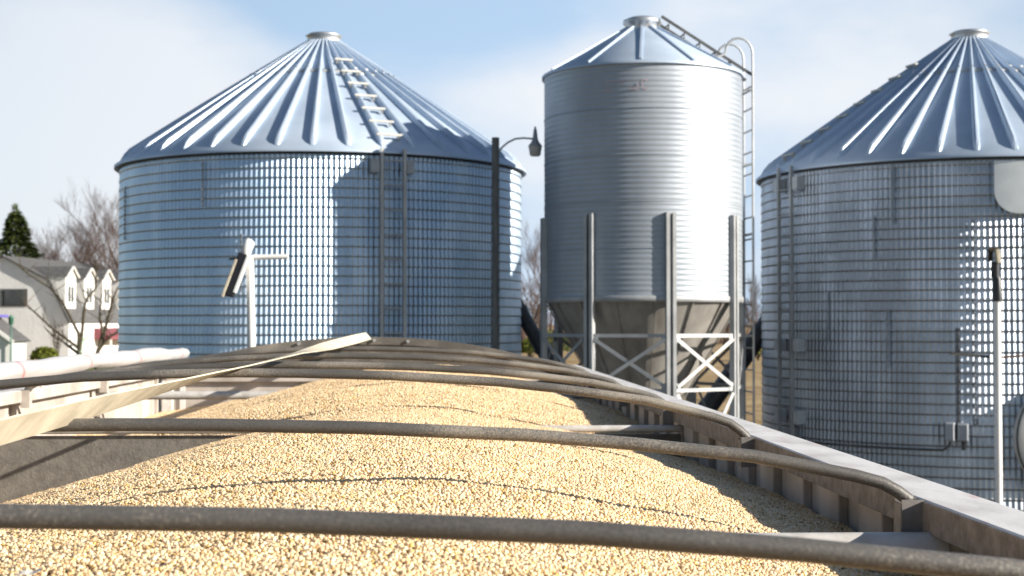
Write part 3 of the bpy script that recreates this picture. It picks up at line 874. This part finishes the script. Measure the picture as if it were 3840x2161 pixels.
def soybeans():
    rng = np.random.default_rng(11)
    x0, x1, y0, y1 = LI - .04, RI + .04, Y0 + .05, 9.335
    nx, ny = 90, 320
    gx = np.linspace(x0, x1, nx); gy = np.linspace(y0, y1, ny)
    GX, GY = np.meshgrid(gx, gy)
    GZ = pile_z(GX, GY) - .0025
    V = np.stack([GX.ravel() - TX, GY.ravel() - TY, GZ.ravel() + ZC], 1)
    idx = np.arange(nx * ny).reshape(ny, nx)
    F = np.stack([idx[:-1, :-1], idx[:-1, 1:], idx[1:, 1:], idx[1:, :-1]], -1).reshape(-1, 4)
    pts = []
    for (ya, yb, sp) in ((1.15, 2.8, .0051), (2.8, 4.95, .0055), (4.95, y1, .0078)):
        xs = np.arange(x0, x1, sp); ys = np.arange(ya, yb, sp * .866)
        A, B = np.meshgrid(xs, ys)
        A = A + (np.arange(len(ys)) % 2)[:, None] * sp * .5
        A = A + rng.uniform(-.42, .42, A.shape) * sp; B = B + rng.uniform(-.42, .42, B.shape) * sp
        A = A.ravel(); B = B.ravel()
        k = (A < x1) & (np.abs(A + .2) < 20)
        # keep what the open top can show
        k &= (A / B > -.47)
        A = A[k]; B = B[k]
        Z = pile_z(A, B) + rng.uniform(-.0030, .0017, A.shape)
        pts.append(np.stack([A - TX, B - TY, Z + ZC], 1))
    P = np.concatenate(pts)
    print("beans", len(P))
    nV = len(V)
    allv = np.concatenate([V, P])
    me = bpy.data.meshes.new("soybeans")
    me.vertices.add(len(allv)); me.vertices.foreach_set("co", allv.ravel().astype(np.float32))
    me.loops.add(F.size); me.loops.foreach_set("vertex_index", F.ravel().astype(np.int32))
    me.polygons.add(len(F))
    me.polygons.foreach_set("loop_start", np.arange(0, F.size, 4, dtype=np.int32))
    me.polygons.foreach_set("loop_total", np.full(len(F), 4, dtype=np.int32))
    me.update(calc_edges=True)
    me.polygons.foreach_set("use_smooth", np.ones(len(F), dtype=bool))
    at_ = me.attributes.new("grain", 'BOOLEAN', 'POINT')
    fl = np.zeros(len(allv), dtype=bool); fl[nV:] = True
    at_.data.foreach_set("value", fl)
    # base layer between the grains, coloured dark to stand for gap shade
    m0 = mat("soybean_gap_shade", (0.26, 0.14, 0.045), (0.13, 0.07, 0.025), 220, 0.8, bumpd=.004, bscale=200)
    me.materials.append(m0)
    o = bpy.data.objects.new("soybeans", me); C.objects.link(o)
    o.location = torg; o.rotation_euler = (0, 0, YAW)
    tag(o, "heaped pale yellow soybeans filling the white grain trailer", "soybeans", kind="stuff")
    # grain material: cream to ochre, a few green or dark
    m, t, b = M_("soybean_skin")
    oi = t.nodes.new("ShaderNodeObjectInfo")
    t.links.new(ramp(t, oi.outputs["Random"], [(0.0, (0.52, 0.31, 0.12)), (0.10, (0.68, 0.47, 0.25)), (0.45, (0.77, 0.565, 0.335)), (0.87, (0.85, 0.68, 0.47)), (0.94, (0.66, 0.42, 0.10)), (0.98, (0.24, 0.16, 0.07))]), b.inputs["Base Color"])
    b.inputs["Roughness"].default_value = 0.42
    # one bean, as geometry made inside the node tree
    g = bpy.data.node_groups.new("bean_scatter", 'GeometryNodeTree')
    g.interface.new_socket("Geometry", in_out='INPUT', socket_type='NodeSocketGeometry')
    g.interface.new_socket("Geometry", in_out='OUTPUT', socket_type='NodeSocketGeometry')
    gi = g.nodes.new("NodeGroupInput"); go = g.nodes.new("NodeGroupOutput")
    ico = g.nodes.new("GeometryNodeMeshIcoSphere"); ico.inputs["Radius"].default_value = .0029; ico.inputs["Subdivisions"].default_value = 2
    tr = g.nodes.new("GeometryNodeTransform"); tr.inputs["Scale"].default_value = (1.1, .95, .90)
    ss = g.nodes.new("GeometryNodeSetShadeSmooth")
    sm = g.nodes.new("GeometryNodeSetMaterial"); sm.inputs["Material"].default_value = m
    g.links.new(ico.outputs["Mesh"], tr.inputs["Geometry"]); g.links.new(tr.outputs[0], ss.inputs[0]); g.links.new(ss.outputs[0], sm.inputs["Geometry"])
    na = g.nodes.new("GeometryNodeInputNamedAttribute"); na.data_type = 'BOOLEAN'; na.inputs["Name"].default_value = "grain"
    sep = g.nodes.new("GeometryNodeSeparateGeometry"); sep.domain = 'POINT'
    g.links.new(gi.outputs[0], sep.inputs["Geometry"]); g.links.new(na.outputs["Attribute"], sep.inputs["Selection"])
    iop = g.nodes.new("GeometryNodeInstanceOnPoints")
    rv = g.nodes.new("FunctionNodeRandomValue"); rv.data_type = 'FLOAT_VECTOR'
    rv.inputs[0].default_value = (0, 0, 0); rv.inputs[1].default_value = (6.28, 6.28, 6.28)
    rs = g.nodes.new("FunctionNodeRandomValue"); rs.data_type = 'FLOAT'
    rs.inputs[2].default_value = .74; rs.inputs[3].default_value = 1.2; rs.inputs["Seed"].default_value = 7
    g.links.new(sep.outputs["Selection"], iop.inputs["Points"]); g.links.new(sm.outputs[0], iop.inputs["Instance"])
    g.links.new(rv.outputs[0], iop.inputs["Rotation"]); g.links.new(rs.outputs[1], iop.inputs["Scale"])
    jn = g.nodes.new("GeometryNodeJoinGeometry")
    g.links.new(sep.outputs["Inverted"], jn.inputs[0]); g.links.new(iop.outputs[0], jn.inputs[0])
    g.links.new(jn.outputs[0], go.inputs[0])
    md = o.modifiers.new("beans", 'NODES'); md.node_group = g
soybeans()

def scrap():
    y = 1.66; q = MB(); rows = []
    x0 = -.47
    for i in range(7):
        x = x0 + i * .0042
        z = float(pile_z(np.array(x), np.array(y))) + .0055 + .0015 * math.sin(i * 1.3)
        rows.append([(i * .0042 - .017, -.006, z + ZC), (i * .0042 - .017, .006, z + ZC + .002), (i * .0042 - .017, .006, z + ZC + .0012), (i * .0042 - .017, -.006, z + ZC - .0008)])
    q.quad_grid(rows, closed_u=True, smooth=False)
    o = q.build("plastic_scrap", MT['disc'], None, Matrix.Rotation(YAW, 3, 'Z') @ Vector((x0 + .017, y, 0)), YAW)
    tag(o, "small white plastic scrap lying on the soybeans, lower left", "scrap")
scrap()

# ------------------------------------------------------------------ houses on the left
def gable_house():
    org = Vector((-44.1, 130, 0)); e = empty("gambrel_house", org, "pale grey gambrel house with white dormers and maroon awning", "house")
    X = Vector((.9925, -.122, 0)); Yv = Vector((.122, .9925, 0))
    def P(l, s_, z): return X * l + Yv * s_ + Vector((0, 0, z))
    Ln = 21.0
    prof = [(-6.0, 0), (-6.0, 3.4), (-4.2, 6.8), (0, 8.85), (4.2, 6.8), (6.0, 3.4), (6.0, 0)]
    q = MB()
    q.face([P(l, 0, z) for l, z in reversed(prof)]); q.face([P(l, Ln, z) for l, z in prof])
    for i in (0, 5): q.quad_grid([[P(prof[i][0], 0, prof[i][1]), P(prof[i][0], Ln, prof[i][1])], [P(prof[i + 1][0], 0, prof[i + 1][1]), P(prof[i + 1][0], Ln, prof[i + 1][1])]], smooth=False)
    q.build("wall", MT['siding'], e)
    q = MB()
    ro = [(-6.25, 3.2), (-4.32, 6.92), (0, 9.02), (4.32, 6.92), (6.25, 3.2)]
    ri = [(-6.05, 3.16), (-4.22, 6.78), (0, 8.87), (4.22, 6.78), (6.05, 3.16)]
    loop = ro + list(reversed(ri))
    rows = [[P(l, s_, z) for l, z in loop + loop[:1]] for s_ in (-.3, Ln + .3)]
    q.quad_grid(rows, smooth=False); q.face([rows[0][k] for k in range(10)]); q.face([rows[1][9 - k] for k in range(10)])
    q.build("roof", MT['shingle'], e)
    # dormers
    for s_ in (1.2, 5.2, 9.2, 13.2):
        q = MB(); hw = 1.08; lf = 5.62; lb = 3.2
        z0, z1, z2 = 4.2, 7.25, 8.0
        q.face([P(lf, s_ - hw, z0), P(lf, s_ + hw, z0), P(lf, s_ + hw, z1), P(lf, s_, z2), P(lf, s_ - hw, z1)])
        for sg in (-1, 1): q.face([P(lf, s_ + sg * hw, z0), P(lf, s_ + sg * hw, z1), P(lb, s_ + sg * hw, z1), P(lb, s_ + sg * hw, z0)])
        d = q.build("dormer", MT['trim'], e)
        q = MB()
        for sg in (-1, 1): q.quad_grid([[P(lf + .22, s_ + sg * (hw + .16), z1 - .1), P(lf + .22, s_, z2 + .08)], [P(lb - 1.2, s_ + sg * (hw + .16), z1 - .1), P(lb - 1.2, s_, z2 + .08)]], smooth=False)
        q.build("dormer_roof", MT['shingle'], d)
        q = MB()
        for sg in (-1, 1): q.bar(P(lf + .24, s_, z2 + .05), P(lf + .24, s_ + sg * (hw + .18), z1 - .14), .08, .16, up=X)
        q.build("dormer_trim", MT['trim'], d)
        for sg in (-1, 1):
            q = MB(); q.box(P(lf + .02, s_ + sg * .34, 5.65), (.06, .42, 1.35), Matrix.Rotation(R(-7), 3, 'Z')); q.build("window", MT['glass'], d)
    # gable window
    q = MB(); q.box(P(.4, -.03, 5.35), (3.7, .08, 1.5), Matrix.Rotation(R(-7), 3, 'Z')); wf = q.build("window", MT['shingle'], e)
    q = MB(); q.box(P(1.05, -.09, 5.35), (1.7, .05, 1.25), Matrix.Rotation(R(-7), 3, 'Z')); q.box(P(-.6, -.09, 5.35), (1.0, .05, 1.2), Matrix.Rotation(R(-7), 3, 'Z')); q.build("pane", MT['glass'], wf)
    # ground floor of the long side
    q = MB(); q.quad_grid([[P(6.02, 5.4, 2.7), P(6.02, 19, 2.7)], [P(7.6, 5.4, 1.95), P(7.6, 19, 1.95)]], smooth=False)
    q.quad_grid([[P(7.6, 5.4, 1.95), P(7.6, 19, 1.95)], [P(7.6, 5.4, 1.7), P(7.6, 19, 1.7)]], smooth=False)
    q.face([P(6.02, 5.4, 2.7), P(7.6, 5.4, 1.95), P(7.6, 5.4, 1.7), P(6.02, 5.4, 1.7)])
    q.build("awning", MT['awning'], e)
    rz = Matrix.Rotation(R(-7), 3, 'Z')
    q = MB(); q.box(P(6.04, 2.9, 1.05), (.08, 2.4, 2.0), rz); q.build("door", MT['doorgreen'], e)
    for s_ in (8.0, 12.4, 17.0):
        q = MB(); q.box(P(6.04, s_, 1.1), (.08, 3.2, 2.1), rz); gd = q.build("garage_door", MT['trim'], e)
    for s_ in (5.7, 10.2, 14.7, 18.8):
        q = MB(); q.box(P(7.45, s_, .9), (.15, .15, 1.7), rz); q.build("awning_post", MT['trim'], e)
gable_house()

def shed():
    e = empty("garden_shed", (-35.35, 100, 0), "small white shed with violet ridge cap, at the left edge before the house", "shed")
    q = MB(); pr = [(-1.95, 0), (-1.95, 2.0), (0, 3.45), (1.95, 2.0), (1.95, 0)]
    q.face([(x, 0, z) for x, z in reversed(pr)][::-1]); q.face([(x, 3.2, z) for x, z in pr])
    for i in (0, 3): q.quad_grid([[(pr[i][0], 0, pr[i][1]), (pr[i][0], 3.2, pr[i][1])], [(pr[i + 1][0], 0, pr[i + 1][1]), (pr[i + 1][0], 3.2, pr[i + 1][1])]], smooth=False)
    q.build("wall", MT['siding'], e)
    q = MB()
    for sg in (-1, 1):
        q.bar((sg * 1.1, -.25, 2.72), (sg * 1.1, 3.5, 2.72), 2.75, .09, up=(sg * .6, 0, .8))
    q.build("roof", MT['shingle'], e)
    q = MB()
    for sg in (-1, 1): q.bar((0, -.30, 3.52), (sg * 2.25, -.30, 1.86), .1, .22, up=(sg * .6, 0, .8))
    q.box((1.9, -.06, .95), (.5, .1, 1.9))
    q.build("trim", MT['trim'], e)
    q = MB(); q.box((0, 1.5, 3.62), (1.3, 4.0, .18), None, .03); q.build("ridge_cap", MT['ridgeblue'], e)
shed()

def white_house():
    e = empty("white_house", (-41.95, 113.0, 0), "tall white clapboard house corner at the far left edge", "house", rotz=R(19.2))
    q = MB(); q.box((0, 3.0, 4.0), (6.3, 6, 8.0)); q.face([(-3.15, 0, 8), (3.15, 0, 8), (0, 0, 10.6)]); q.face([(-3.15, 6, 8), (0, 6, 10.6), (3.15, 6, 8)]); q.build("wall", MT['trim'], e)
    q = MB()
    for sg in (-1, 1): q.bar((sg * 1.6, -.2, 9.35), (sg * 1.6, 6.2, 9.35), 4.25, .12, up=(sg * .64, 0, .77))
    q.build("roof", MT['shingle'], e)
white_house()

def lamp_post():
    p = at(42, 1213, 92)
    e = empty("lamp_post", (p.x, p.y, 0), "slim green lamp post in front of the small shed", "lamp post")
    q = MB(); q.tube([(0, 0, 0), (0, 0, .5), (0, 0, .55), (0, 0, 3.0)], [.12, .11, .05, .045], 10); q.build("post", MT['lampgreen'], e)
    q = MB(); q.lathe([(.02, 3.0), (.14, 3.1), (.17, 3.45), (.19, 3.47), (.02, 3.65)], 12); q.build("lantern", MT['lampgreen'], e)
lamp_post()

# ------------------------------------------------------------------ trees and shrubs
def bare_tree(seed, h, spread, levels, bark, twig, trunk_r, fork=0.25, kids=(3, 4)):
    """returns (trunk mesh builder, branches mesh builder)"""
    rnd = random.Random(seed)
    tk, br = MB(), MB()
    def grow(p, d, l, r, lev):
        pts = [p]; q = p.copy(); dd = d.copy()
        n = 4 if lev < 2 else 3
        for i in range(n):
            dd = (dd + Vector((rnd.uniform(-.16, .16), rnd.uniform(-.16, .16), rnd.uniform(-.02, .12)))).normalized()
            q = q + dd * (l / n); pts.append(q.copy())
        rr = [r * (1 - .5 * i / n) for i in range(n + 1)]
        (tk if lev < 2 else br).tube(pts, rr, 8 if lev == 0 else (5 if lev < 3 else 3), cap=False)
        if lev >= levels: return
        for k in range(rnd.randint(*kids) + (1 if lev > 1 else 0)):
            u = rnd.uniform(.3 if lev else fork, 1.0)
            i = min(int(u * n), n - 1)
            b_ = pts[i].lerp(pts[i + 1], u * n - i)
            az = rnd.uniform(0, 6.283); el = rnd.uniform(.35, .85) * spread
            side = Vector((math.cos(az), math.sin(az), 0))
            nd = (dd * math.cos(el) + side * math.sin(el) + Vector((0, 0, .18))).normalized()
            grow(b_, nd, l * rnd.uniform(.5, .72), max(r * (1 - .5 * u) * .6, .006), lev + 1)
    grow(Vector((0, 0, 0)), Vector((0, 0, 1)), h * .42, trunk_r, 0)
    return tk, br

def plant_tree(name, px, depth, mk, label, group=None, sc=1.0, rz=0):
    p = at(px, 1213, depth)
    e = empty(name, (p.x, p.y, 0), label, "tree", group, rz)
    tk, br = mk
    tk.build("trunk", MT['bark'], e); br.build("branches", MT['twig'], e)
    e.scale = (sc, sc, sc)
    return e

G = "bare winter trees behind the bins"
t1 = plant_tree("bare_tree", 236, 158, bare_tree(2, 20, 1.0, 5, None, None, .30), "tall bare spreading tree rising behind the middle of the grey house roof", G)
t2 = plant_tree("bare_tree", 415, 150, bare_tree(9, 19.5, .8, 5, None, None, .24, kids=(4, 5)), "dense reddish bare tree next to the left bin, behind the last dormer", G)
def tcopy(src, px, depth, sc, rz, label):
    c = copy_tree(src); p = at(px, 1213, depth); c.location = (p.x, p.y, 0); c.rotation_euler = (0, 0, rz); c.scale = (sc, sc, sc); c["label"] = label
    return c
tcopy(t2, 120, 170, .86, 2.0, "thin bare tree between the conifer and the tall spreading tree")
tcopy(t2, 335, 165, .9, 4.1, "bare tree behind the roof, between the spreading tree and the left bin")
tcopy(t1, 520, 150, 1.22, 1.3, "highest bare tree, its twigs showing over the left bin's eave")
tcopy(t2, 160, 185, .92, 5.2, "faint bare tree behind, just right of the conifer's tip")
tcopy(t1, 300, 175, .95, 3.7, "grey bare tree behind, over the second dormer")
tcopy(t2, 450, 165, 1.05, 1.1, "tall reddish bare tree partly hidden by the left bin's edge")
tcopy(t2, 1985, 140, .74, .6, "bare tree seen in the gap between left bin and hopper bin")
tcopy(t1, 2045, 165, .62, 2.6, "bare tree partly behind the hopper bin's left leg")
tcopy(t2, 2835, 150, .50, 3.3, "low bare tree in the gap between hopper bin and right bin")

def conifer(px, depth, h, label):
    p = at(px, 1213, depth)
    e = empty("conifer", (p.x, p.y, 0), label, "tree")
    q = MB(); q.tube([(0, 0, 0), (0, 0, h * .5), (0, 0, h * .97)], [.28, .17, .03], 8); q.build("trunk", MT['barkdark'], e)
    rnd = random.Random(17); q = MB()
    for i in range(12000):
        u = rnd.random() ** .75                       # 0 top .. 1 bottom
        z = h * (1 - u * .9)
        env = (.025 + .60 * u) * h * .82 * (1 + .22 * math.sin(u * 26 + rnd.uniform(-.6, .6)))
        az = rnd.uniform(0, 6.283)
        env *= .82 + .3 * math.sin(3 * az + 9 * u) * .5
        r = env * math.sqrt(rnd.uniform(.12, 1))
        c = Vector((math.cos(az) * r, math.sin(az) * r, z - .22 * r))
        d = Vector((math.cos(az), math.sin(az), rnd.uniform(-.5, .15))).normalized()
        s_ = Vector((-math.sin(az), math.cos(az), rnd.uniform(-.6, .6))).normalized()
        ln = rnd.uniform(.3, .65); wd = rnd.uniform(.09, .19)
        q.face([c - s_ * wd, c + d * ln * .5 - s_ * wd * .8, c + d * ln, c + d * ln * .5 + s_ * wd * .8, c + s_ * wd])
    for i in range(160):
        u = rnd.random(); c = Vector((rnd.gauss(0, .10 + .14 * u), rnd.gauss(0, .10 + .14 * u), h * (1.03 - .13 * u)))
        d = Vector((c.x * 1.5, c.y * 1.5, .8)).normalized(); s_ = Vector((rnd.uniform(-1, 1), rnd.uniform(-1, 1), 0)).normalized() * .07
        q.face([c - s_, c + d * .45, c + s_])
    q.build("crown", MT['needle'], e)
conifer(56, 150, 14.4, "dark green conifer rising behind the grey house roof at left")

def front_tree(px, depth, limbs, label):
    p = at(px, 1213, depth); s_ = depth / PX
    e = empty("yard_tree", (p.x, p.y, 0), label, "tree", "dark bare yard trees before the house")
    rnd = random.Random(int(px))
    tk, br = MB(), MB()
    tk.tube([(0, 0, 0), (.02, 0, .6), (0, 0, 1.3)], [.17, .15, .14], 8)
    for pts in limbs:
        P = [Vector(((x - px) * s_, rnd.uniform(-.5, .5) * i / 3, ZC + (1213 - y) * s_)) for i, (x, y) in enumerate(pts)]
        n = len(P)
        tk.tube(P, [.11 * (1 - .8 * i / (n - 1)) + .012 for i in range(n)], 6, cap=False)
        for k in range(12):
            i = rnd.randint(max(n // 2 - 1, 1), n - 2); b_ = P[i].lerp(P[i + 1], rnd.random())
            d = Vector((rnd.uniform(-1, 1), rnd.uniform(-1, 1), rnd.uniform(.2, 1))).normalized()
            l = rnd.uniform(.7, 1.8)
            br.tube([b_, b_ + d * l * .5 + Vector((0, 0, .08)), b_ + d * l + Vector((rnd.uniform(-.2, .2), 0, .25))], [.03, .02, .008], 4, cap=False)
    tk.build("trunk", MT['barkdark'], e); br.build("branches", MT['barkdark'], e)
front_tree(300, 96, [[(300, 1318), (296, 1250), (270, 1190), (235, 1130), (180, 1080), (110, 1030), (50, 985)],
                     [(300, 1310), (270, 1285), (200, 1235), (130, 1165), (80, 1130)],
                     [(300, 1310), (309, 1240), (315, 1170), (330, 1125), (350, 1080), (357, 1010), (352, 960)],
                     [(300, 1330), (262, 1302), (230, 1275), (205, 1262)]],
           "dark bare yard tree with long limbs reaching left across the house")
front_tree(365, 94, [[(365, 1325), (385, 1270), (400, 1205), (425, 1130), (445, 1085), (470, 1040)],
                     [(365, 1325), (392, 1282), (425, 1255), (460, 1235)],
                     [(370, 1315), (383, 1250), (372, 1180), (385, 1120)]],
           "dark bare yard tree leaning right, in front of the garage doors")

def bush(px, depth, r, h, m, label, bare=False):
    p = at(px, 1213, depth)
    e = empty("bush", (p.x, p.y, 0), label, "bush")
    rnd = random.Random(int(px)); q = MB(); st = MB()
    for i in range(14):
        az = rnd.uniform(0, 6.28); t_ = rnd.uniform(.1, .7)
        top = Vector((math.cos(az) * r * t_, math.sin(az) * r * t_, h * rnd.uniform(.6, 1.0)))
        st.tube([(0, 0, 0), top * .5 + Vector((0, 0, .1)), top], [.03, .02, .008], 4, cap=False)
        if bare:
            for k in range(9):
                b_ = top * rnd.uniform(.4, 1); d = Vector((rnd.uniform(-1, 1), rnd.uniform(-1, 1), rnd.uniform(0, 1))) * .5
                q.tube([b_, b_ + d], [.014, .006], 3, cap=False)
    if not bare:
        for i in range(1500):
            az = rnd.uniform(0, 6.28); el = math.asin(rnd.uniform(-.2, 1)); rr = rnd.uniform(.6, 1.05)
            c = Vector((math.cos(az) * math.cos(el) * r * rr, math.sin(az) * math.cos(el) * r * rr, h * .45 + math.sin(el) * h * .55 * rr))
            a = Vector((rnd.uniform(-1, 1), rnd.uniform(-1, 1), rnd.uniform(-1, 1))).normalized() * .11
            b_ = Vector((rnd.uniform(-1, 1), rnd.uniform(-1, 1), rnd.uniform(-1, 1))).normalized() * .08
            q.face([c - a, c + b_, c + a, c - b_])
    st.build("stems", MT['barkdark'], e); q.build("twigs" if bare else "leaves", m, e)
bush(168, 112, 1.0, 1.35, MT['bush'], "round yellow green bush by the shed")
bush(214, 118, 1.1, 3.4, MT['twig'], "leafless grey brown shrub at the house corner", True)
bush(2065, 120, 2.0, 2.6, MT['needle'], "dark green bush beyond the field, behind the hopper bin's left legs")
bush(1992, 125, 1.2, 1.9, MT['bush'], "low green bush at the field edge beside the left bin")
bush(2842, 125, 1.6, 2.0, MT['bush'], "green bush at the field edge beside the right bin")

# distant wood along the field, too far to count
def far_wood():
    rnd = random.Random(8); q = MB()
    for i in range(420):
        x = rnd.uniform(-30, 75); y = rnd.uniform(215, 250); h = rnd.uniform(5, 10)
        q.tube([(x, y, 0), (x + rnd.uniform(-.4, .4), y, h * .5), (x + rnd.uniform(-1, 1), y, h)], [.13, .08, .02], 3, cap=False)
        for k in range(9):
            z = h * rnd.uniform(.25, .95); a = rnd.uniform(0, 6.28); l = rnd.uniform(.8, 2.6)
            q.tube([(x, y, z), (x + math.cos(a) * l, y + math.sin(a) * l, z + l * .8)], [.06, .015], 3, cap=False)
    tag(q.build("distant_wood", MT['twig']), "brown leafless wood beyond the field between the bins", "wood", kind="stuff")
far_wood()
